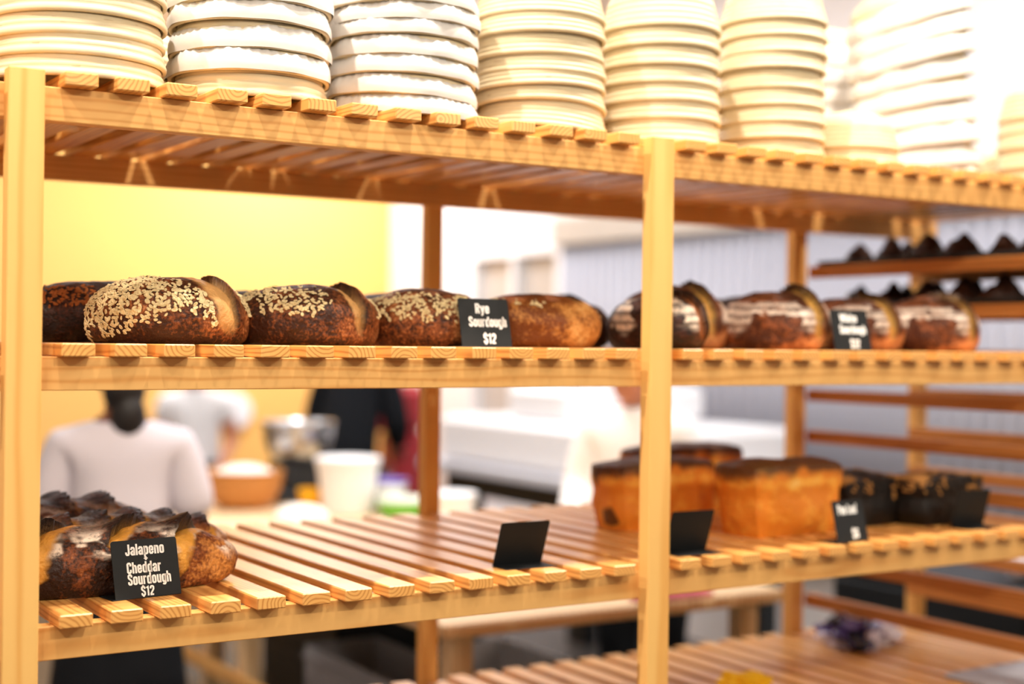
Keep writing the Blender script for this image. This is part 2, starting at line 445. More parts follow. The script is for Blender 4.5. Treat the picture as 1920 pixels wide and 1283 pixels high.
def basket(R, H, z, x, y, lined, tilt, rot, label, group, sx=1, sy=1, coils=9):
    key = (round(R,4), H, sx, sy, coils)
    if key not in _bm_cache:
        b = lathe(basket_profile(R, H, coils), 80, sx, sy); me = bpy.data.meshes.new('cane_shell'); b.to_mesh(me); b.free()
        for p in me.polygons: p.use_smooth = True
        me.materials.append(CANE); _bm_cache[key] = me
    t = empty('proving_basket', (x, y, z)); t.rotation_euler = (tilt[0], tilt[1], rot)
    tag(t, label, 'basket', group)
    link('cane_shell', _bm_cache[key], None, t)
    if lined:
        bm = bmesh.new(); n = 160; rows = 7; seed = random.random()*50
        prev = None; rings = []
        band = lined
        for k in range(rows+1):
            u = k/rows; ring = []
            for i in range(n):
                th = 2*pi*i/n
                wr = .0016*sin(th*47+seed+2*sin(th*5))*sst(.35, 1, np.array(u)) + .0018*sin(th*9+seed*2)
                zz = .001+u*band*(1+.08*sin(th*3+seed)+.05*sin(th*11+seed))
                if k == 0: zz = .0
                rad = R*(1-.20*u*band/H)+.0022+.0042*sin(pi*min(1,u*.93+.07))+float(wr)
                ring.append(bm.verts.new((rad*cos(th)*sx, rad*sin(th)*sy, zz)))
            rings.append(ring)
        # folded edge tucked against the wall
        ring = [bm.verts.new((v.co.x*.955, v.co.y*.955, v.co.z-.001)) for v in rings[-1]]; rings.append(ring)
        for p, q in zip(rings, rings[1:]):
            for i in range(n):
                j = (i+1) % n; bm.faces.new((p[i], p[j], q[j], q[i]))
        o = from_bm('cloth_liner', bm, CLOTH, t, True)
    return t
ORD = ['bottom', 'second', 'third', 'fourth', 'fifth', 'sixth', 'seventh', 'eighth', 'ninth', 'tenth']
def stack(cx, cy, R, gaps, what, place, lined=(), band=.03, sx=1, sy=1, rot=0, H=.098, tilts=None, lean=0, coils=9, grp=None):
    z = ZT[0]+.0012; x = cx
    n = len(gaps)
    for k in range(n):
        tl = tilts[k] if tilts else (radians(random.uniform(-.6,.6)), radians(random.uniform(-.6,.6)))
        top = ' topmost' if k == n-1 else ''
        pos = ('bottom' if k == 0 else ('topmost' if k == n-1 else ORD[k]+' from bottom'))
        ln = k in lined
        lab = f"{'cloth-lined' if ln else what} proving basket, {pos} of {place}"
        rz = rot+radians(random.uniform(-3,3)) if sx != sy else random.uniform(0, 6)
        if sx == sy: pass
        basket(R*random.uniform(.99,1.01), H, z, x+random.uniform(-.0025,.0025), cy+random.uniform(-.0025,.0025), band if ln else 0, tl, rz, lab, grp or 'stacked proving baskets', sx, sy, coils)
        z += gaps[k]; x += lean
sTk = dict(grp='baskets on top of the rack')
stack(.680, .142, .1245, [.0285,.0285,.0290,.0350,.034], 'round cane', 'the stack above the left post', **sTk)
stack(.941, .142, .1200, [.0345,.0335,.0400,.0310,.034,.034], 'round cane', 'the stack second from the left post', lined=(1,2,3,4,5), band=.031, **sTk)
stack(1.203, .142, .1190, [.0280,.0310,.0300,.0320,.0250,.0250,.03], 'round cane', 'the all-cloth stack third from left', lined=(0,1,2,3,4,5,6), band=.027,
      tilts=[(0,radians(-2.2)), (0,radians(-2.6)), (0,radians(-2.0)), (0,radians(-1.2)), (0,radians(.6)), (0,radians(1)), (0,0)], **sTk)
stack(1.468, .142, .1150, [.0400,.0300,.0260,.0260,.0370,.0330,.03], 'round cane', 'the coiled stack left of the middle post', coils=12,
      tilts=[(0,radians(-4.0)), (0,radians(-4.5)), (0,radians(-1.6)), (0,radians(-.6)), (0,radians(.6)), (0,0), (0,radians(.5))], **sTk)
stack(1.728, .142, .1100, [.0420,.0300,.0330,.0300,.0350,.0330,.03], 'pale wood', 'the stack just above the middle post', **sTk)
stack(1.999, .142, .1030, [.0310,.0310,.0310,.0310,.0380,.0290,.0310,.0310,.03], 'pale wood', 'the domed stack right of the middle post', H=.085, **sTk)
stack(2.212, .150, .1000, [.034,.03], 'pale wood', 'the low pair before the oblong stack', H=.082, **sTk)
stack(2.610, .330, .110, [.045,.045,.045,.047,.049,.045,.044,.045,.045], 'oblong', 'the leaning oblong stack', lined=tuple(range(9)), band=.039, sx=1.28, sy=.95, rot=radians(-28), H=.10, lean=-.003,
      tilts=[(0,radians(a)) for a in (-4,-6,-8,-10,-12,-14,-16,-18,-19)], **sTk)
stack(2.60, .62, .105, [.045]*8, 'oblong', 'the round stack behind the oblong stack', lined=tuple(range(8)), band=.039, H=.10, tilts=[(0,radians(-4))]*8, **sTk)
stack(2.845, .165, .1080, [.044,.044,.034,.031,.03], 'pale wood', 'the stack at the far right end', H=.10, **sTk)

# extra baskets added behind the front row, hardly seen, to shade the slats
for cx in (.56,.82,1.08,1.34,1.60,1.86,2.10,2.345,2.875):
    for cy, n in ((.405, 3), (.655, 2)):
        if cx > 2.3: n = 2
        for k in range(n):
            basket(.112, .098, ZT[0]+.0012+.031*k, cx+random.uniform(-.006,.006), cy, 0, (0,0), random.uniform(0,6), 'added wooden proving basket shading the slats behind the front stacks', 'baskets behind the front stacks')
# ------------------------------------------------------------------ loaves on the middle shelf
ZM, ZL, ZB = ZT[1], ZT[2], ZT[3]
def loaf(name, loc, rotz, me, label, cat, group, oats=None, oatm=None):
    o = bpy.data.objects.new(name, me); C.objects.link(o); o.location = loc; o.rotation_euler = (0,0,rotz)
    tag(o, label, cat, group)
    if oats is not None:
        q = link('oat_topping', oats, oatm, o); q['kind'] = 'stuff'; q['label'] = 'layer of rolled oats'
    return o
GR, GW, GJ, GP, GD = 'oat rye loaves', 'white sourdough loaves', 'jalapeno loaves', 'pan loaves', 'dark seeded loaves'
sl = lambda p0, p1, w, lip, **k: dict(p0=p0, p1=p1, w=w, lip=lip, **k)
topdark = lambda lo, hi, amt: (lambda P, d: amt*sst(lo, hi, P[:,2])*(.75+.4*fbm(P, 30, 3, 3)))
# 1: the sharp loaf in front
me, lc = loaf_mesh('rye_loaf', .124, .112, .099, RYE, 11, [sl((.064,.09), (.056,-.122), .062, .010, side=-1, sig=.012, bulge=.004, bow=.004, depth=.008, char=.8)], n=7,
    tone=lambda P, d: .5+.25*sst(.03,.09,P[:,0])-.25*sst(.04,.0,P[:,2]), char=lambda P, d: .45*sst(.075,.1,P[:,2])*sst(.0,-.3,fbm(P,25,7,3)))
om = oat_mesh(lc, lambda P, d: sst(.030,.045,P[:,2]+.25*np.maximum(-P[:,0]-.02,0)+.02*fbm(P,30,2,2))*sst(.098,.080,P[:,2]+.1*P[:,0])*sst(.035,.02,P[:,0]-.9*(P[:,2]-.05)*-1)*(d[:,1]<.35)
    + 1.0*sst(.078,.086,P[:,0])*sst(.042,.05,P[:,2])*(d[:,1]<.6), 1150, 5)
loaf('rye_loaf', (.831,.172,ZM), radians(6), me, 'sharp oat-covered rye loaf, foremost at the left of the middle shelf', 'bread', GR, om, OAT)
# 0: dark loaf behind its left
me, lc = loaf_mesh('rye_loaf', .135, .11, .097, RYEDK, 12, [], n=6, char=topdark(.07,.1,.9))
om = oat_mesh(lc, lambda P, d: sst(.05,.06,P[:,2])*sst(.092,.08,P[:,2])*(d[:,0]<.1)*(d[:,1]<.2), 260, 6)
loaf('rye_loaf', (.796,.405,ZM), radians(4), me, 'dark rye loaf half hidden beside the left post', 'bread', GR, om, OATDK)
# 2
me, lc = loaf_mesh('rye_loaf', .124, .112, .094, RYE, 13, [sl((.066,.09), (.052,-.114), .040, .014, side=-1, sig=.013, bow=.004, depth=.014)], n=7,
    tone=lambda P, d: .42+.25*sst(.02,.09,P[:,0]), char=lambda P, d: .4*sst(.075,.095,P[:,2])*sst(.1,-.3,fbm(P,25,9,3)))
om = oat_mesh(lc, lambda P, d: sst(.045,.055,P[:,2]-.25*np.minimum(P[:,0]+.03,0)*0+.02*fbm(P,30,2,2))*sst(.092,.078,P[:,2])*sst(.01,-.03,P[:,0])*(d[:,1]<.2)
    + .8*sst(.082,.088,P[:,0])*sst(.106,.10,P[:,0])*sst(.04,.05,P[:,2])*(d[:,1]<.3), 330, 7)
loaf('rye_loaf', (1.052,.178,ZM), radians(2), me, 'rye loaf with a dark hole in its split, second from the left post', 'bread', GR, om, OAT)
# 3
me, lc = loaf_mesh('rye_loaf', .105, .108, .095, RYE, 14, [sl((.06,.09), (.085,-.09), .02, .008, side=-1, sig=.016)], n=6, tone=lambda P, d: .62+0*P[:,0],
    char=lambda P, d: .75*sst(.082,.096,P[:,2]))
om = oat_mesh(lc, lambda P, d: sst(.034,.044,P[:,2]-.35*np.minimum(P[:,0]-.05,0)*0-.3*np.maximum(P[:,0],0)+.02*fbm(P,30,2,2))*sst(.088,.076,P[:,2])*(d[:,1]<.1)*sst(.07,.05,P[:,0]), 330, 8)
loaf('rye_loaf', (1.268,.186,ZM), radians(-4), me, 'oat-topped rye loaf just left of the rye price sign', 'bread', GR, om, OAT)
# 4 pale loaf right of sign
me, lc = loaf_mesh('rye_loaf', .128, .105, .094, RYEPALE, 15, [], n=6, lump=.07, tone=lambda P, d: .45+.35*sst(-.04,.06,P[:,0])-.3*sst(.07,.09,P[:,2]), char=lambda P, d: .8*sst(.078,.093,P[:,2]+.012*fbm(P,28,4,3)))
om = oat_mesh(lc, lambda P, d: sst(.066,.074,P[:,2])*sst(.084,.078,P[:,2])*sst(-.02,-.04,P[:,0])*(d[:,1]<0) + .6*sst(.095,.1,P[:,0])*sst(.05,.06,P[:,2]), 90, 9)
loaf('rye_loaf', (1.480,.180,ZM), radians(3), me, 'pale golden loaf right behind the rye price sign', 'bread', GR, om, OAT)
# second row of rye loaves
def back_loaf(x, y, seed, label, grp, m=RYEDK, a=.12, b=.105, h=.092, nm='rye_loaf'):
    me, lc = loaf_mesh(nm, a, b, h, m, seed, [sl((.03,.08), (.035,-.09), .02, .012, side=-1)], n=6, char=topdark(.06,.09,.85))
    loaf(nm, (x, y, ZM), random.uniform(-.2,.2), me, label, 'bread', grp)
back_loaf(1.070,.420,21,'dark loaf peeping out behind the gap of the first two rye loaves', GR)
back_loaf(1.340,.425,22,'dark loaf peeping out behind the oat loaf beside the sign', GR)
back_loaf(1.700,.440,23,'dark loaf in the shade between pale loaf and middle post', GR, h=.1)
# white sourdoughs
rings = lambda P, d: (.25+.75*(np.sin(P[:,2]*2*pi/.0165+1.5*fbm(P,18,5,2)) > -.25))*sst(.028,.05,P[:,2]+.02*fbm(P,16,3,2))*sst(.096,.08,P[:,2])*sst(.022,.0,P[:,0]+.02*fbm(P,14,2,2))*(d[:,1] < .3)*1.4*(fbm(P,24,4,3) > -.45) + .9*sst(.05,.065,P[:,0])*sst(.045,.06,P[:,2])*sst(.1,.09,P[:,2])
paleb = lambda P, d: .5+.6*sst(.026,.008,P[:,2]+.02*fbm(P,9,8,2)-.15*P[:,0])
def white_loaf(x, y, seed, rz, label, a=.118, b=.108, h=.105, m=WHITEC, tn=paleb):
    me, lc = loaf_mesh('white_loaf', a, b, h, m, seed, [sl((.040,.10), (.030,-.114), .030, .020, side=-1, sig=.012, bow=.008, depth=.010, char=1)], flour=rings, n=6, tone=tn,
        char=lambda P, d: .45*sst(.09,.104,P[:,2]))
    loaf('white_loaf', (x, y, ZM), rz, me, label, 'bread', GW)
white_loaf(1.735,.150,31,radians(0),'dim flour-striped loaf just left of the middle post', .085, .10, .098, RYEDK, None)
white_loaf(1.868,.270,32,radians(-8),'white sourdough loaf with a pale split right of the middle post', .115, .105, .117)
white_loaf(2.040,.165,33,radians(-6),'white sourdough loaf with the broadest flour patch', .112, .105, .112)
white_loaf(2.262,.190,34,radians(-8),'white sourdough loaf behind its price sign', .112, .105, .106)
white_loaf(2.462,.165,35,radians(-4),'white sourdough loaf at the right end of the row', .112, .105, .114)
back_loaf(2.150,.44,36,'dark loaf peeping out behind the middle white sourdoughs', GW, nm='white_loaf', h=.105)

# ------------------------------------------------------------------ jalapeno loaves on the lower shelf
def jal(label, loc, rotz, seed, a, b, h, slashes, n=8, m=JALC, char=None, fl=1.0):
    me, lc = loaf_mesh('jalapeno_loaf', a, b, h, m, seed, slashes, n=n, lump=.06,
        flour=lambda P, d: fl*1.2*sst(.040,.058,P[:,2]+.03*fbm(P,14,3,2))*sst(h*1.05,h*.8,P[:,2])*sst(-.35,.2,fbm(P*np.array([1,1,2.5]),26,6,3)),
        tone=lambda P, d: .45+.62*sst(a*.35,a*.78,P[:,0])*sst(h*1.0,h*.55,P[:,2]), char=char)
    return loaf('jalapeno_loaf', loc, rotz, me, label, 'bread', GJ)
jal('long slashed loaf right behind the jalapeno price sign', (.742,.176,ZL), radians(1.5), 41, .205, .072, .094,
    [sl((-.150,-.066),(-.035,.050), .046, .020, side=-1, sig=.013, bow=.012, depth=.014, bulge=.008, char=1), sl((-.02,-.060),(.075,.05), .034, .016, side=-1, sig=.012, bow=.008, depth=.012, char=1), sl((.075,-.060),(.160,.045), .040, .022, side=-1, sig=.014, bow=.012, depth=.014, bulge=.008, char=1)])
jal('dark ridged loaf directly behind the long front loaf', (.790,.338,ZL), radians(2), 42, .20, .066, .086,
    [sl((-.14+.055*k,.05),(-.12+.055*k,-.05), .02, .012, side=1, sig=.010, depth=.01, char=.9) for k in range(6)], n=6, char=lambda P, d: .5*sst(.05,.09,P[:,2]))
jal('rearmost dark ridged loaf, at the back of the three jalapeno loaves', (.735,.500,ZL), radians(2), 43, .185, .066, .10,
    [sl((-.14+.07*k,.05),(-.10+.07*k,-.05), .024, .014, side=1, sig=.012, depth=.01, char=.9) for k in range(4)], n=6, char=lambda P, d: .5*sst(.05,.09,P[:,2]))

# ------------------------------------------------------------------ pan loaves and dark loaves
def pan(label, loc, rotz, seed, a, b, h):
    me, lc = loaf_mesh('pan_loaf', a, b, h, PANC, seed, shape='pan', n=6, lump=.05, rough=.008,
        char=lambda P, d: .88*sst(.76*h,.90*h,P[:,2]+.014*fbm(P,22,5,3)) + .85*sst(.15,.35,fbm(P*np.array([1,1,.35]),32,8,2))*(P[:,0] < -a*.90)*(seed == 51),
        tone=lambda P, d: .5+.35*sst(.6*h,.68*h,P[:,2])*sst(.78*h,.72*h,P[:,2]))
    return loaf('pan_loaf', loc, rotz, me, label, 'bread', GP)
pan('golden pan loaf behind the middle post, its dark-marked end showing', (1.925,.40,ZL), radians(3), 51, .132, .058, .140)
pan('golden pan loaf with a whole side in view beside its sign', (2.085,.200,ZL), radians(2), 52, .128, .062, .147)
pan('pan loaf at the back, only its dark crown showing', (2.16,.60,ZL), radians(3), 53, .15, .058, .150)
def dark(label, loc, rotz, seed):
    me, lc = loaf_mesh('dark_loaf', .105, .065, .108, DARKC, seed, shape='pan', n=6, lump=.09)
    om = oat_mesh(lc, lambda P, d: sst(.045,.07,P[:,2]+.03*fbm(P,22,3,2))*(d[:,1] < .25)*sst(-.1,.25,fbm(P,20,5,2)), 300, seed, .006)
    loaf('dark_loaf', loc, rotz, me, label, 'bread', GD, om, OATDP)
dark('dark oat-flecked loaf right behind the pan loaf sign', (2.340,.24,ZL), radians(6), 61)
dark('dark oat-flecked loaf beside the turned-away sign at the right', (2.505,.185,ZL), radians(4), 62)

# ------------------------------------------------------------------ price signs
def rr(x0, y0, x1, y1, r=.09):
    p = []
    for cx, cy, a0 in ((x1-r,y1-r,0),(x0+r,y1-r,90),(x0+r,y0+r,180),(x1-r,y0+r,270)):
        p += [(cx+r*cos(radians(a0+22.5*k)), cy+r*sin(radians(a0+22.5*k))) for k in range(5)]
    return p+[p[0]]
BOWL = rr(.09,.08,.34,.68)
TOPN = [(.09,.56),(.14,.66),(.22,.68),(.30,.66),(.34,.58),(.34,0)]
SS = [(.36,.70),(.36,.84),(.29,.92),(.16,.92),(.09,.84),(.09,.67),(.14,.60),(.31,.44),(.36,.36),(.36,.16),(.29,.08),(.16,.08),(.09,.16),(.09,.31)]
GLYPH = {   # heavy condensed capitals and small letters as pen strokes: (width, strokes)
 'J': (.42, [[(.33,1),(.33,.18),(.27,.08),(.15,.08),(.09,.17),(.09,.32)]]), 'C': (.45, [[(.36,.66),(.36,.84),(.29,.92),(.16,.92),(.09,.84),(.09,.16),(.16,.08),(.29,.08),(.36,.16),(.36,.36)]]),
 'S': (.45, [SS]), '$': (.45, [SS, [(.225,1.08),(.225,.92)], [(.225,.08),(.225,-.08)]]), 'R': (.46, [[(.09,0),(.09,1)], [(.09,.92),(.29,.92),(.36,.84),(.36,.60),(.29,.51),(.09,.51)], [(.25,.51),(.37,0)]]),
 'W': (.62, [[(.06,1),(.17,0)], [(.17,0),(.31,.95)], [(.31,.95),(.45,0)], [(.45,0),(.56,1)]]), 'P': (.45, [[(.09,0),(.09,1)], [(.09,.92),(.29,.92),(.36,.84),(.36,.55),(.29,.46),(.09,.46)]]), 'L': (.38, [[(.09,1),(.09,.08),(.34,.08)]]),
 'a': (.43, [[(.09,.50),(.09,.58),(.15,.68),(.28,.68),(.34,.60),(.34,0)], [(.34,.42),(.18,.36),(.09,.28),(.09,.15),(.15,.08),(.25,.08),(.34,.16)]]), 'l': (.18, [[(.09,0),(.09,1)]]), 'p': (.43, [[(.09,-.22),(.09,.76)], BOWL]),
 'e': (.43, [[(.09,.38),(.34,.38),(.34,.60),(.28,.68),(.15,.68),(.09,.60),(.09,.16),(.15,.08),(.28,.08),(.34,.15),(.34,.26)]]), 'n': (.43, [[(.09,0),(.09,.76)], TOPN]), 'o': (.43, [BOWL]), 'h': (.43, [[(.09,0),(.09,1)], TOPN]),
 'd': (.43, [[(.34,0),(.34,1)], BOWL]), 'r': (.32, [[(.09,0),(.09,.76)], [(.09,.54),(.14,.65),(.22,.68),(.31,.68)]]), 'u': (.43, [[(.09,.76),(.09,.16),(.15,.08),(.26,.08),(.34,.18)], [(.34,0),(.34,.76)]]),
 'g': (.43, [BOWL, [(.34,.76),(.34,-.06),(.28,-.14),(.16,-.14),(.09,-.07)]]), 'y': (.42, [[(.06,.76),(.20,.06)], [(.36,.76),(.21,-.06),(.15,-.15),(.05,-.15)]]), 'i': (.18, [[(.09,0),(.09,.76)], [(.09,.86),(.09,1)]]),
 't': (.32, [[(.14,.95),(.14,.16),(.20,.08),(.29,.08)], [(.02,.68),(.29,.68)]]), 'f': (.30, [[(.12,0),(.12,.84),(.18,.92),(.29,.92)], [(.02,.68),(.28,.68)]]),
 '1': (.32, [[(.04,.78),(.20,.90),(.20,0)]]), '2': (.45, [[(.09,.68),(.09,.84),(.16,.92),(.29,.92),(.36,.84),(.36,.62),(.10,.18),(.10,.08),(.37,.08)]]), '6': (.45, [[(.36,.72),(.36,.84),(.29,.92),(.16,.92),(.09,.84),(.09,.16),(.16,.08),(.29,.08),(.36,.16),(.36,.44),(.29,.52),(.09,.50)]]),
 '+': (.42, [[(.21,.18),(.21,.78)], [(.04,.48),(.38,.48)]]), ' ': (.2, [])}
def text_mesh(txt, width, cap, bold=.17):
    V = []; F = []; x = 0
    for ch in txt:
        wd, strokes = GLYPH[ch]
        for st in strokes:
            closed = st[0] == st[-1]; pts = [Vector((p[0], p[1])) for p in (st[:-1] if closed else st)]; n = len(pts); b = len(V)
            for i, p in enumerate(pts):
                d0 = (p-pts[i-1]).normalized() if (i or closed) else None; d1 = (pts[(i+1) % n]-p).normalized() if (i < n-1 or closed) else None
                d = ((d0 or d1)+(d1 or d0)).normalized(); nn = Vector((-d.y, d.x)); k = bold/2/max(.55, nn.dot(Vector((-(d1 or d0).y, (d1 or d0).x))))
                V += [(x+p.x+nn.x*k, p.y+nn.y*k), (x+p.x-nn.x*k, p.y-nn.y*k)]
            for i in range(n if closed else n-1):
                j = (i+1) % n; F.append((b+2*i+1, b+2*j+1, b+2*j, b+2*i))
        x += wd+.045
    x -= .045; sx = width/x
    me = bpy.data.meshes.new('lettering'); me.from_pydata([((u-x/2)*sx, v*cap, 0) for u, v in V], [], F); me.materials.append(CHALK)
    return me
def sign(label, loc, rotz, lean, lines, wd=.093, ht=.079):
    t = empty('price_sign', loc, rotz); tag(t, label, 'price sign', 'black price signs')
    up = Vector((0, sin(lean), cos(lean))); nrm = Vector((0, -cos(lean), sin(lean)))
    def pl(x, s, o): return Vector((x,0,0))+up*s+nrm*o
    bm = bmesh.new(); r = .004; pts = []
    for cx, cz, a0 in ((wd/2-r, ht-r, 0), (-wd/2+r, ht-r, 90), (-wd/2, .0, None), (wd/2, .0, None)):
        if a0 is None: pts.append((cx, cz))
        else:
            for k in range(6):
                a = radians(a0+18*k); pts.append((cx+r*cos(a), cz+r*sin(a)))
    f = [bm.verts.new(pl(x, z+.0012, .0006)) for x, z in pts]; g = [bm.verts.new(pl(x, z+.0012, -.0006)) for x, z in pts]
    bm.faces.new(f); bm.faces.new(g[::-1])
    for i in range(len(f)):
        j = (i+1) % len(f); bm.faces.new((f[j], f[i], g[i], g[j]))
    bmesh.ops.recalc_face_normals(bm, faces=bm.faces)
    from_bm('plate', bm, BLACK, t)
    bm = bmesh.new(); box_bm(bm, (-wd/2-.005, -.001, .0002), (wd/2, .045, .0014), .0004); from_bm('foot', bm, BLACK, t)
    R = Matrix((Vector((1,0,0)), up, nrm)).transposed().to_4x4()
    for s, x, z, wt, cap in lines:
        me = text_mesh(s, wt, cap)
        o = bpy.data.objects.new('lettering', me); C.objects.link(o); o.parent = t
        o.matrix_local = Matrix.Translation(pl(x, z+.0012, .0009)) @ R
        part(o, 'white lettering reading '+s)
    return t
sign('black sign reading Jalapeno + Cheddar Sourdough $12', (.774,.078,ZL), radians(8), radians(14),
     [('Jalapeno', .000, .0600, .060, .0160), ('+', .0005, .0505, .0075, .0085), ('Cheddar', -.0035, .0345, .0525, .0158), ('Sourdough', .0035, .0182, .0665, .0158), ('$12', -.001, .0016, .0205, .0140)], .101, .082)
sign('black sign reading Rye Sourdough $12', (1.316,.052,ZM), radians(-1), radians(13),
     [('Rye', -.003, .0545, .026, .0165), ('Sourdough', .005, .0325, .070, .0165), ('$12', .006, .0045, .0235, .0170)])
sign('black sign reading White Sourdough $12', (2.118,.035,ZM), radians(-2), radians(13),
     [('White', -.003, .0545, .042, .0165), ('Sourdough', .005, .0325, .066, .0165), ('$12', .006, .0045, .0235, .0170)])
sign('black sign reading Pan Loaf $6', (2.112,.024,ZL), radians(8), radians(13),
     [('Pan Loaf', -.003, .0525, .058, .0185), ('$6', .010, .0060, .020, .0185)])
sign('turned-away black sign alone on the empty slats left of the middle post', (1.400,.088,ZL), radians(178), radians(21), [])
sign('turned-away black sign touching the middle post on its right', (1.745,.075,ZL), radians(178), radians(19), [])
sign('turned-away black sign in front of the dark seeded loaf', (2.500,.085,ZL), radians(178), radians(14), [])

# ------------------------------------------------------------------ trays with pastries on the runners
def tray(z, label):
    bm = bmesh.new(); x0, x1, y0, y1 = slot(29)+.056, XEND-.012, .06, .745
    for lo, hi in (((x0,y0,z),(x1,y1,z+.002)), ((x0,y0,z),(x0+.003,y1,z+.012)), ((x1-.003,y0,z),(x1,y1,z+.012)), ((x0,y0,z),(x1,y0+.003,z+.012)), ((x0,y1-.003,z),(x1,y1,z+.012))):
        box_bm(bm, lo, hi, .0005)
    o = from_bm('baking_tray', bm, DARKMETAL); tag(o, label, 'baking tray', 'trays on the runners'); return o
tray(Z0+.2105, 'dark baking tray of pastries on the uppermost runners'); tray(Z0+.1065, 'dark baking tray of pastries on the second runners')
def pastry_mesh(seed):
    d, F = ico(4); P = d*np.array([.055,.040,.020]); P[:,2] += .012
    ridge = np.exp(-(P[:,0]/.022)**2)*np.exp(-(P[:,1]/.03)**2)
    P[:,2] = np.maximum(0, P[:,2])*(1+.9*ridge)*(1+.14*np.sin(P[:,0]*160)) + .006*fbm(P, 45, seed, 2)*(P[:,2] > .01)
    P[:,2] = np.maximum(P[:,2], 0)
    me = bpy.data.meshes.new('pastry'); me.from_pydata(P.tolist(), [], F); me.materials.append(PASTRY)
    for p in me.polygons: p.use_smooth = True
    return me
PM = [pastry_mesh(s) for s in (1, 2, 3)]
for lv, (z, nm) in enumerate(((Z0+.2127, 'uppermost tray'), (Z0+.1087, 'second tray'))):
    for r in range(2):
        for k in range(6):
            y = .12+.11*k+random.uniform(-.008,.008)
            if y > .70: continue
            o = bpy.data.objects.new('pastry', PM[(r+k) % 3]); C.objects.link(o); s = random.uniform(.8,1.1)
            o.location = (slot(29)+.125+.16*r, y, z); o.rotation_euler = (0,0,random.uniform(-.5,.5)); o.scale = (s,s*.9,s)
            tag(o, 'dark folded pastry lying on the '+nm+' at the right', 'pastry', 'pastries on the '+nm)

# ------------------------------------------------------------------ things on the lowest shelf
def crumple(name, loc, size, m, label, cat, seed, rotz=0):
    d, F = ico(5); P = d*np.array(size); f = fbm(d, 2.2, seed, 4)
    P = P*(1+.35*f)[:,None]; P[:,2] = np.maximum(P[:,2]+size[2]*.6, 0)
    me = bpy.data.meshes.new(name); me.from_pydata(P.tolist(), [], F); me.materials.append(m)
    o = bpy.data.objects.new(name, me); C.objects.link(o); o.location = loc; o.rotation_euler = (0,0,rotz)
    return tag(o, label, cat)
def m_bag():
    t = NT('purple_wrapper'); tc = t.n('ShaderNodeTexCoord')
    ns = t.n('ShaderNodeTexNoise', i_Vector=tc.outputs['Object'], i_Scale=11.0, i_Detail=3.0)
    r = t.n('ShaderNodeValToRGB'); t.link(ns.outputs[0], r.inputs[0]); r.color_ramp.interpolation = 'CONSTANT'
    e = r.color_ramp.elements; e[0].color = lin(30,28,44); e[1].position = .47; e[1].color = lin(236,232,244); x = e.new(.41); x.color = lin(84,70,140)
    return t.out(r.outputs[0], .25, .5)
BAG = m_bag()
crumple('plastic_bag', (2.745,.62,ZB), (.130,.075,.042), BAG, 'crumpled purple and white plastic bag on the lowest shelf', 'bag', 3, radians(20))
crumple('yellow_cloth', (2.145,.36,ZB), (.055,.05,.026), m_plain('yellow_cloth', lin(250,200,30), .8), 'small bright yellow cloth on the lowest shelf', 'cloth', 4)
bm = bmesh.new(); box_bm(bm, (2.62,.05,ZB+.0002), (3.0,.245,ZB+.012), .004)
tag(from_bm('grey_board', bm, m_plain('grey_board', lin(176,178,188), .6), None), 'flat grey board lying at the right of the lowest shelf', 'board')

# ------------------------------------------------------------------ kitchen: work table and what stands on it
HT = Z0-.655; TX0, TX1, TY0, TY1 = 1.775, 2.84, .985, 3.85
tb = empty('work_table', (2.28,2.37,0)); tag(tb, 'large pale wooden work table in the kitchen behind the rack', 'table')
def tbl(name, lo, hi, axis, m, ch=.004):
    o = board(name, lo, hi, axis, m, None, ch); o.parent = tb; o.matrix_parent_inverse = Matrix.Translation((-2.28,-2.37,0)); return o
tbl('table_top', (TX0,TY0,HT-.034), (TX1,TY1,HT), 1, BENCH, .006)
for x in (TX0+.05, TX1-.11):
    for y in (TY0+.05, TY1-.11): tbl('leg', (x,y,0), (x+.06,y+.06,HT-.034), 2, BENCH)
tbl('stretcher', (TX0+.03,1.95,.455), (TX0+.058,3.73,.500), 1, PINE_RAIL)
for y in (2.37, 2.69): tbl('leg', (TX0+.06,y,.265), (TX0+.12,y+.06,HT-.034), 2, BENCH)
tbl('lower_shelf', (TX0+.06,TY0+.08,.24), (TX1-.06,TY1-.08,.265), 1, DARKMETAL)

def bowl(name, loc, R, H, m, label, cat='bowl', parts=()):
    pr = [(0,0)]+[(R*.5*k/3,0) for k in range(1,4)]+[(R*(.5+.5*sin(t*pi/2)), H*(1-cos(t*pi/2)) if False else H*t**1.6) for t in [i/10 for i in range(1,11)]]
    pr += [(R+.006, H+.002), (R+.004, H+.007), (R-.004, H+.004)]+[(R*(.5+.5*sin(t*pi/2))-.005, H*t**1.6+.004) for t in [i/10 for i in range(9,-1,-1)]]+[(0,.004)]
    o = from_bm(name, lathe(pr, 48), m, None, True); o.location = loc; return tag(o, label, cat)
def tub(name, loc, R0, R1, H, m, label, lid=None, lidc=None, cat='tub', lidl=None):
    pr = [(0,0),(R0-.006,0),(R0,.006),(R1,H-.02),(R1+.005,H-.018),(R1+.005,H),(R1-.003,H),(R1-.004,H-.01),(R0-.004,.01),(0,.006)]
    o = from_bm(name, lathe(pr, 48), m, None, False); o.location = loc; tag(o, label, cat)
    if lid:
        q = from_bm('lid', lathe([(0,H+.001),(R1+.008,H+.001),(R1+.010,H+.006),(R1+.008,H+.014),(R1-.006,H+.016),(R1-.012,H+.011),(0,H+.011)], 48), lid, o)
        if lidl: part(q, lidl)
    return o
WOODB = m_plain('bowl_wood', lin(206,142,78), .5, .3, .25, 8)
DOUGH = m_plain('flour_dough', lin(250,243,232), .9, .1, .05)
b1 = bowl('wooden_bowl', (2.255,3.44,HT+.001), .155, .140, WOODB, 'big tan wooden bowl heaped with white flour on the work table')
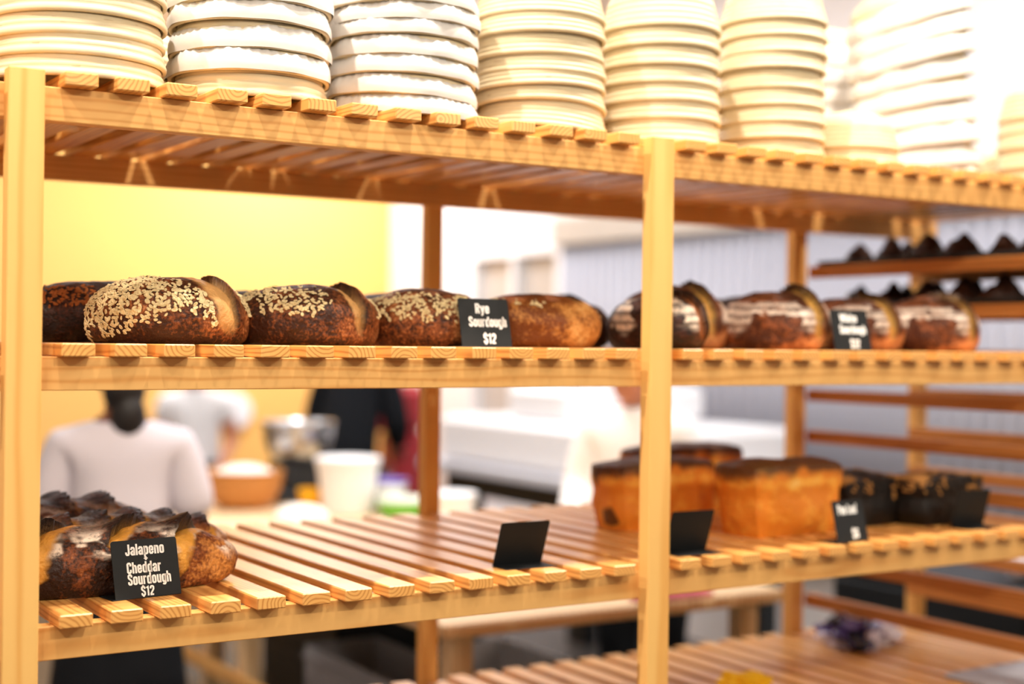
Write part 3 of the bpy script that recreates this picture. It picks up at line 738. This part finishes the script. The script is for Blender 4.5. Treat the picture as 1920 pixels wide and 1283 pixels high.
q = from_bm('flour_heap', lathe([(.138,.118),(.12,.135),(.08,.158),(.04,.168),(0,.170)], 32), DOUGH, b1, True); part(q, 'heap of white flour')
# steel mixing bowl on a dark mixer foot
mx = empty('stand_mixer', (2.555,3.60,HT)); tag(mx, 'steel mixing bowl on a dark mixer base at the back of the table', 'mixer')
q = bowl('mixing_bowl', (0,0,.16), .150, .16, STEEL, 'x'); del q['category']; del q['label']; q.parent = mx; part(q, 'shiny steel bowl')
q = from_bm('dough', lathe([(.135,.26),(.1,.285),(.05,.30),(0,.305)], 32), m_plain('dough', lin(232,176,128), .8), mx, True); part(q, 'pale dough in the bowl')
bm = bmesh.new(); box_bm(bm, (-.14,-.13,.0005), (.16,.13,.05), .012); box_bm(bm, (-.10,-.09,.05), (.10,.09,.16), .012); from_bm('base', bm, DARKMETAL, mx)
tub('flour_tub', (2.535,3.08,HT+.0005), .095, .118, .200, WHITEPL, 'tall white plastic tub on the work table', WHITEPL)
tub('lidded_tub', (2.705,3.08,HT+.0005), .060, .072, .11, WHITEPL, 'small white tub with a purple lid on the work table', m_plain('purple_lid', lin(96,70,170), .4), None, lidl='purple lid')
def dishm(): return m_plain('green_plastic', lin(120,200,70), .4)
tub('green_tub', (2.685,2.90,HT+.0005), .085, .095, .055, dishm(), 'low green tub with a clear lid beside the rear post', m_plain('clear_lid', lin(226,240,222), .2), lidl='clear pale lid')
tub('yellow_tub', (2.445,3.22,HT+.0005), .040, .046, .085, m_plain('yellow_tub', lin(252,190,30), .5), 'little yellow tub in front of the white tub')
d, F = ico(5); P = d*np.array([.105,.085,.055]); P[:,2] = np.maximum(P[:,2]+.02, 0); P *= (1+.05*fbm(d,2,3,2))[:,None]
me = bpy.data.meshes.new('dough_ball'); me.from_pydata(P.tolist(), [], F); me.materials.append(DOUGH)
for p in me.polygons: p.use_smooth = True
o = bpy.data.objects.new('dough_ball', me); C.objects.link(o); o.location = (2.235,2.83,HT+.0005); tag(o, 'mound of white floury dough on the work table', 'dough')
o = tub('white_container', (2.73,2.62,HT+.0005), .080, .085, .10, WHITEPL, 'white container right of the rear middle post', WHITEPL)
bm = bmesh.new(); box_bm(bm, (2.36,.995,HT+.0003), (2.60,1.06,HT+.012), .004)
tag(from_bm('red_cloth', bm, m_plain('red_cloth', lin(206,96,112), .8), None), 'folded pinkish red cloth on the near table edge', 'cloth')

# under the table
def crate(name, lo, hi, m, label, cat='crate', ribs=True):
    bm = bmesh.new(); t = .008; (x0,y0,z0), (x1,y1,z1) = lo, hi
    for a, b in (((x0,y0,z0),(x1,y1,z0+t)), ((x0,y0,z0),(x0+t,y1,z1)), ((x1-t,y0,z0),(x1,y1,z1)), ((x0,y0,z0),(x1,y0+t,z1)), ((x0,y1-t,z0),(x1,y1,z1))): box_bm(bm, a, b, .001)
    if ribs:
        n = 3
        for k in range(n):
            z = z0+(z1-z0)*(k+.7)/n; box_bm(bm, (x0-.008,y0-.008,z), (x1+.008,y1+.008,z+.012), .002) if k == n-1 and False else [box_bm(bm, a, b, .001) for a, b in (((x0-.008,y0-.008,z),(x1+.008,y0,z+.012)), ((x0-.008,y0,z),(x0,y1,z+.012)), ((x1,y0,z),(x1+.008,y1,z+.012)))]
    return tag(from_bm(name, bm, m), label, cat)
SZ = .266
tub('white_bucket', (2.30,1.42,SZ), .105, .125, .30, GREYPL, 'pale grey lidded bucket under the work table', WHITEPL, cat='bucket')
crate('black_crate', (2.10,2.25,SZ), (2.50,2.85,SZ+.44), DARKMETAL, 'black crate deep under the middle of the table')
crate('grey_crate', (1.90,1.25,SZ), (2.14,2.05,SZ+.38), GREYPL, 'grey ribbed crate under the table, nearest its left side')
crate('black_bin', (2.44,1.10,SZ), (2.68,1.55,SZ+.36), DARKMETAL, 'black bin under the right side of the table')
crate('pale_crate', (2.36,1.66,SZ), (2.68,2.18,SZ+.3), WHITEPL, 'white crate behind the bucket under the table')

# white dough sheeter on a dark stand by the window
sh = empty('dough_sheeter', (4.1,3.9,0)); tag(sh, 'big white machine on a dark stand below the window', 'machine')
def at_s(name, boxes, m, ch=.01, label=None):
    bm = bmesh.new()
    for lo, hi in boxes: box_bm(bm, lo, hi, ch)
    o = from_bm(name, bm, m); o.parent = sh; o.matrix_parent_inverse = Matrix.Translation((-4.1,-3.9,0))
    if label: part(o, label)
    return o
at_s('body', [((3.62,2.75,.98),(4.55,4.3,1.20))], WHITEPL, .03)
at_s('feed_belt', [((3.56,2.55,.93),(4.5,4.4,.98))], m_plain('belt_grey', lin(206,206,212), .5), .006)
at_s('roller_head', [((3.7,3.3,1.20),(4.5,3.8,1.36))], WHITEPL, .03)
at_s('stand', [((3.66,2.7,.82),(4.5,4.3,.93)), ((3.7,2.8,0),(3.8,2.95,.82)), ((4.4,2.8,0),(4.5,2.95,.82)), ((3.7,4.15,0),(3.8,4.3,.82)), ((4.4,4.15,0),(4.5,4.3,.82))], DARKMETAL, .006, 'dark stand')
# dark cabinets by the right wall behind the tray end
for k, (y0, y1, lab) in enumerate(((.66, 1.44, 'low black cabinet behind the tray runners, the farther of two'), (-.20, .62, 'low black cabinet behind the tray runners, the nearer of two'))):
    cb = empty('low_cabinet', (3.85,(y0+y1)/2,0)); tag(cb, lab, 'cabinet', 'black cabinets by the shutter')
    for nm, lo, hi, m in (('body', (-.38,-(y1-y0)/2+.004,0), (.40,(y1-y0)/2-.004,.86), DARKMETAL), ('top', (-.40,-(y1-y0)/2,.86), (.40,(y1-y0)/2,.885), DARKMETAL), ('door', (-.40,-(y1-y0)/2+.03,.06), (-.382,(y1-y0)/2-.03,.82), BLACK)):
        bm = bmesh.new(); box_bm(bm, lo, hi, .004); o = from_bm(nm, bm, m, cb)
        if nm == 'door':
            bm = bmesh.new(); box_bm(bm, (-.425,-.09,.73), (-.402,.09,.75), .004); from_bm('handle', bm, STEEL, o)
crumple('white_sack', (3.66,.62,.886), (.12,.24,.06), m_plain('white_sack', lin(232,232,240), .8), 'white sack lying on the black cabinet', 'sack', 9)
# red mixer and shelf things far behind
rm = empty('planetary_mixer', (4.40,6.40,0)); tag(rm, 'red floor mixer beside the person in black', 'mixer')
RED = m_plain('red_enamel', lin(168,34,44), .35, .5, .15)
bm = bmesh.new(); box_bm(bm, (-.26,-.26,0), (.26,.26,.10), .02); box_bm(bm, (.02,-.14,.10), (.24,.14,.98), .04); from_bm('column', bm, RED, rm)
bm = bmesh.new(); box_bm(bm, (-.24,-.15,.98), (.24,.15,1.28), .05); from_bm('head', bm, RED, rm)
q = bowl('bowl', (-.11,0,.42), .17, .30, STEEL, 'x'); del q['label']; del q['category']; q.parent = rm
bm = bmesh.new(); box_bm(bm, (-.13,-.02,.74), (-.09,.02,.98), .006); from_bm('hook', bm, STEEL, rm)
# round pale dial on the yellow wall
ck = from_bm('wall_dial', lathe([(0,0),(.115,0),(.125,.012),(.115,.035),(.095,.04),(0,.040)], 40), WHITEPL); ck.rotation_euler = (radians(90),0,0); ck.location = (3.80,YB-.001,1.06)
tag(ck, 'round pale dial fixed on the yellow wall', 'wall fitting')

# ------------------------------------------------------------------ people
SKIN = m_plain('skin', lin(206,136,104), .55, .3, .1, 9); SKINDK = m_plain('skin_dark', lin(120,70,44), .55, .3, .12, 9)
SHIRT = m_plain('grey_white_shirt', lin(204,198,206), .9, .1, .06, 20, 0, .3); WSHIRT = m_plain('white_shirt', lin(250,249,250), .9, .1, .04, 20)
BLK = m_plain('black_fabric', lin(24,26,30), .9, .15, .2, 20); HAIR = m_plain('dark_hair', lin(26,20,18), .5, .35, .3, 50); CAP = m_plain('grey_cap', lin(186,188,196), .9)
def skin_obj(name, J, E, m, parent, sub=2, root=0):
    names = list(J); ix = {k: i for i, k in enumerate(names)}
    me = bpy.data.meshes.new(name); me.from_pydata([J[k][0] for k in names], [(ix[a], ix[b]) for a, b in E], [])
    o = bpy.data.objects.new('tmp', me); C.objects.link(o)
    md = o.modifiers.new('s', 'SKIN'); md.use_smooth_shade = True; md.branch_smoothing = .4
    for i, k in enumerate(names):
        r = J[k][1]; r = (r, r) if not isinstance(r, tuple) else r
        me.skin_vertices[0].data[i].radius = r; me.skin_vertices[0].data[i].use_root = (i == root)
    ss = o.modifiers.new('u', 'SUBSURF'); ss.levels = ss.render_levels = sub
    dg = bpy.context.evaluated_depsgraph_get(); m2 = bpy.data.meshes.new_from_object(o.evaluated_get(dg)); bpy.data.objects.remove(o)
    m2.materials.clear(); m2.materials.append(m)
    for p in m2.polygons: p.use_smooth = True
    m2.name = name
    q = bpy.data.objects.new(name, m2); C.objects.link(q); q.parent = parent
    return q
def person(loc, rotz, H, label, skin, shirt, trousers, bend=.10, arm='work', hair='short', sleeve='short', apron=None, cap=None, head_tilt=.03, skirt=False):
    s = H/1.70; V = lambda x, y, z: (x*s, y*s, z*s)
    b = lambda z: bend*max(0, z-.95)/.5 + bend*.4*max(0, z-1.3)      # forward lean grows with height
    J = {'pelvis': (V(0,0,.95), (.150*s,.115*s)), 'waist': (V(0,b(1.1),1.10), (.135*s,.10*s)), 'chest': (V(0,b(1.28),1.28), (.160*s,.115*s)), 'collar': (V(0,b(1.40)-.005,1.405), (.120*s,.085*s)),
         'neck': (V(0,b(1.47),1.475), .056*s), 'jaw': (V(0,b(1.56)+head_tilt,1.545), (.066*s,.075*s)), 'head': (V(0,b(1.6)+head_tilt,1.615), (.079*s,.095*s)), 'crown': (V(0,b(1.6)+head_tilt-.008,1.68), (.062*s,.075*s)),
         'nose': (V(0,b(1.6)+head_tilt+.108,1.585), .013*s), 'chin': (V(0,b(1.56)+head_tilt+.055,1.515), (.036*s,.030*s))}
    E = [('pelvis','waist'),('waist','chest'),('chest','collar'),('collar','neck'),('neck','jaw'),('jaw','head'),('head','crown'),('head','nose'),('jaw','chin')]
    C_ = {k: J[k] for k in ('pelvis','chest','collar')}; CE = [('pelvis','chest'),('chest','collar')]
    T_ = {'hipc': (V(0,0,.97), (.158*s,.125*s))}; TE = []
    for sd, n in ((-1,'l'), (1,'r')):
        ys = b(1.40)
        J['ear'+n] = (V(sd*.083, b(1.6)+head_tilt-.005, 1.595), .016*s); E.append(('head','ear'+n))
        J['sh'+n] = (V(sd*.172, ys-.005, 1.375), .062*s)
        if arm == 'work': el, wr = V(sd*.235, ys-.02, 1.12), V(sd*.17, ys+.21, 1.00)
        elif arm == 'side': el, wr = V(sd*.24, ys-.03, 1.11), V(sd*.25, ys+.06, .87)
        else: el, wr = V(sd*.25, ys+.03, 1.14), V(sd*.30, ys+.24, 1.05)
        J['el'+n] = (el, .043*s); J['wr'+n] = (wr, .027*s)
        E += [('collar','sh'+n),('sh'+n,'el'+n),('el'+n,'wr'+n)]
        e, w_ = Vector(el), Vector(wr); dr = (w_-e).normalized(); side = dr.cross(Vector((0,0,1))).normalized()
        pm = w_+dr*.055*s; J['pm'+n] = (tuple(pm), (.036*s,.018*s)); E.append(('wr'+n,'pm'+n))
        for f in range(4):
            off = (f-1.5)*.019*s; k1 = pm+dr*.035*s+side*off; ln = (.036,.042,.039,.030)[f]*s
            k2 = k1+dr*ln+Vector((0,0,-.012*s)); k3 = k2+dr*ln*.55+Vector((0,0,-.020*s))
            for q, (kk, rr) in enumerate(((k1,.0095),(k2,.0085),(k3,.007))):
                J[f'f{f}{q}{n}'] = (tuple(kk), rr*s); E.append((('pm'+n) if q == 0 else f'f{f}{q-1}{n}', f'f{f}{q}{n}'))
        th = w_+dr*.03*s-side*sd*.036*s; t2 = th+dr*.035*s-side*sd*.014*s
        J['t0'+n] = (tuple(th), .011*s); J['t1'+n] = (tuple(t2), .009*s); E += [('pm'+n,'t0'+n),('t0'+n,'t1'+n)]
        J['hip'+n] = (V(sd*.09,0,.86), (.086*s,.095*s)); J['kn'+n] = (V(sd*.10,.02,.49), .060*s); J['an'+n] = (V(sd*.10,-.01,.085), .042*s); J['toe'+n] = (V(sd*.115,.15,.036), (.042*s,.034*s))
        E += [('pelvis','hip'+n),('hip'+n,'kn'+n),('kn'+n,'an'+n),('an'+n,'toe'+n)]
        C_['sh'+n] = J['sh'+n]
        u = {'short': .62, 'half': .97}.get(sleeve, 1.0)
        me_ = tuple(Vector(J['sh'+n][0]).lerp(Vector(el), u)); C_['sl'+n] = (me_, .052*s); CE += [('collar','sh'+n),('sh'+n,'sl'+n)]
        if sleeve == 'long': C_['cu'+n] = (tuple(Vector(el).lerp(Vector(wr), .85)), .034*s); CE.append(('sl'+n,'cu'+n))
        T_['hip'+n] = (V(sd*.092,0,.86), (.088*s,.10*s)); T_['kn'+n] = (V(sd*.10,.02,.49), .062*s); T_['an'+n] = (V(sd*.10,-.008,.10), .052*s)
        TE += [('hipc','hip'+n),('hip'+n,'kn'+n),('kn'+n,'an'+n)]
    root = empty('person', loc, rotz); tag(root, label, 'person')
    skin_obj('body', J, E, skin, root)
    gr = lambda D, g: {k: (p, tuple(x+g*s for x in (r if isinstance(r, tuple) else (r, r)))) for k, (p, r) in D.items()}
    Cg = gr(C_, .026); Cg['ctop'] = (V(0,b(1.47)-.012,1.462), (.088*s,.076*s)); CE.append(('collar','ctop')); Cg['belly'] = (V(0,b(1.04),1.04), (.172*s,.140*s)); Cg['pelvis'] = (V(0,0,.80), (.190*s,.158*s)); CE = [('pelvis','belly'),('belly','chest')]+CE[1:]; 
    skin_obj('shirt', Cg, CE, shirt, root)
    skin_obj('trousers', gr(T_, .012), TE, trousers, root)
    if skirt: part(skin_obj('skirt', {'s0': (V(0,0,.99), (.165*s,.13*s)), 's1': (V(0,0,.80), (.21*s,.17*s)), 's2': (V(0,0,.45), (.25*s,.19*s)), 's3': (V(0,0,.16), (.27*s,.20*s))}, [('s0','s1'),('s1','s2'),('s2','s3')], trousers, root), 'long black apron skirt')
    hy = b(1.6)+head_tilt
    def ball(c, r, f=None):
        d, F = ico(5); P = d*np.array(r)*s
        if f: P = f(d, P)
        return P+np.array(V(*c)), F
    def hmesh(name, pieces, m):
        VV = []; FF = []
        for P, F in pieces:
            o0 = len(VV); VV += P.tolist(); FF += [[i+o0 for i in q] for q in F]
        me = bpy.data.meshes.new(name); me.from_pydata(VV, [], FF); return link(name, me, m, root, True)
    def hairline(d, P):                      # hugs the skull, drawn back from the face and ears
        k = sst(.05,.35,d[:,1])*sst(.62,.30,d[:,2]); k = np.maximum(k, sst(-.55,-.85,d[:,2])*.6)
        return P*(1-.30*k)[:,None]*(1+.012*fbm(d*np.array([1,1,.3]),9,3,2))[:,None]
    pc = [ball((0,hy-.010,1.622), (.094,.112,.118), hairline)]
    if hair == 'bun':
        pc += [ball((.005,hy-.088,1.545), (.066,.052,.070)), ball((.018,hy-.108,1.462), (.056,.044,.085))]
    hmesh('hair', pc, HAIR)
    for sd in (-1, 1):
        e_ = hmesh('eye', [ball((sd*.030,hy+.079,1.622), (.0105,.007,.007))], WHITEPL)
        o = hmesh('pupil', [ball((sd*.030,hy+.0840,1.622), (.0048,.004,.0048))], BLK); o.parent = e_
    hmesh('mouth', [ball((0,hy+.068,1.552), (.022,.012,.007))], m_plain('lips', lin(150,72,66), .5))
    if cap:
        def capf(d, P):
            P = P.copy(); P[:,2] = np.where(d[:,2] < 0, P[:,2]*.15, P[:,2])
            br = sst(.3,.9,d[:,1])*sst(.25,0,np.abs(d[:,2])); P[:,1] += br*.07*s; return P
        part(hmesh('cap', [ball((0,hy-.008,1.655), (.102,.120,.105), capf)], cap), 'pale cap')
    if apron:
        bm = bmesh.new(); bmr = lambda lo, hi: box_bm(bm, V(*lo), V(*hi), .006)
        bmr((-.17,.135,.50), (.17,.150,1.0)); o = from_bm('apron', bm, apron, root)
    return root
FLOOR = .0005
person((1.365,2.135,FLOOR), radians(-18), 1.545, 'person seen from behind in a pale grey T-shirt with dark tied-back hair', SKINDK, SHIRT, BLK, bend=.05, hair='bun', sleeve='half', skirt=True)
person((3.395,4.90,FLOOR), radians(-45), 1.68, 'person in a black top bending away beside the red mixer', SKINDK, BLK, BLK, bend=.20, sleeve='long')
person((2.905,5.80,FLOOR), radians(160), 1.50, 'small distant person in a pale cap, white shirt and dark apron', SKIN, WSHIRT, BLK, bend=.06, cap=CAP, apron=BLK)
person((3.215,2.10,FLOOR), radians(120), 1.57, 'baker in a white shirt standing behind the middle post', SKIN, WSHIRT, BLK, bend=.10, arm='work', sleeve='long')
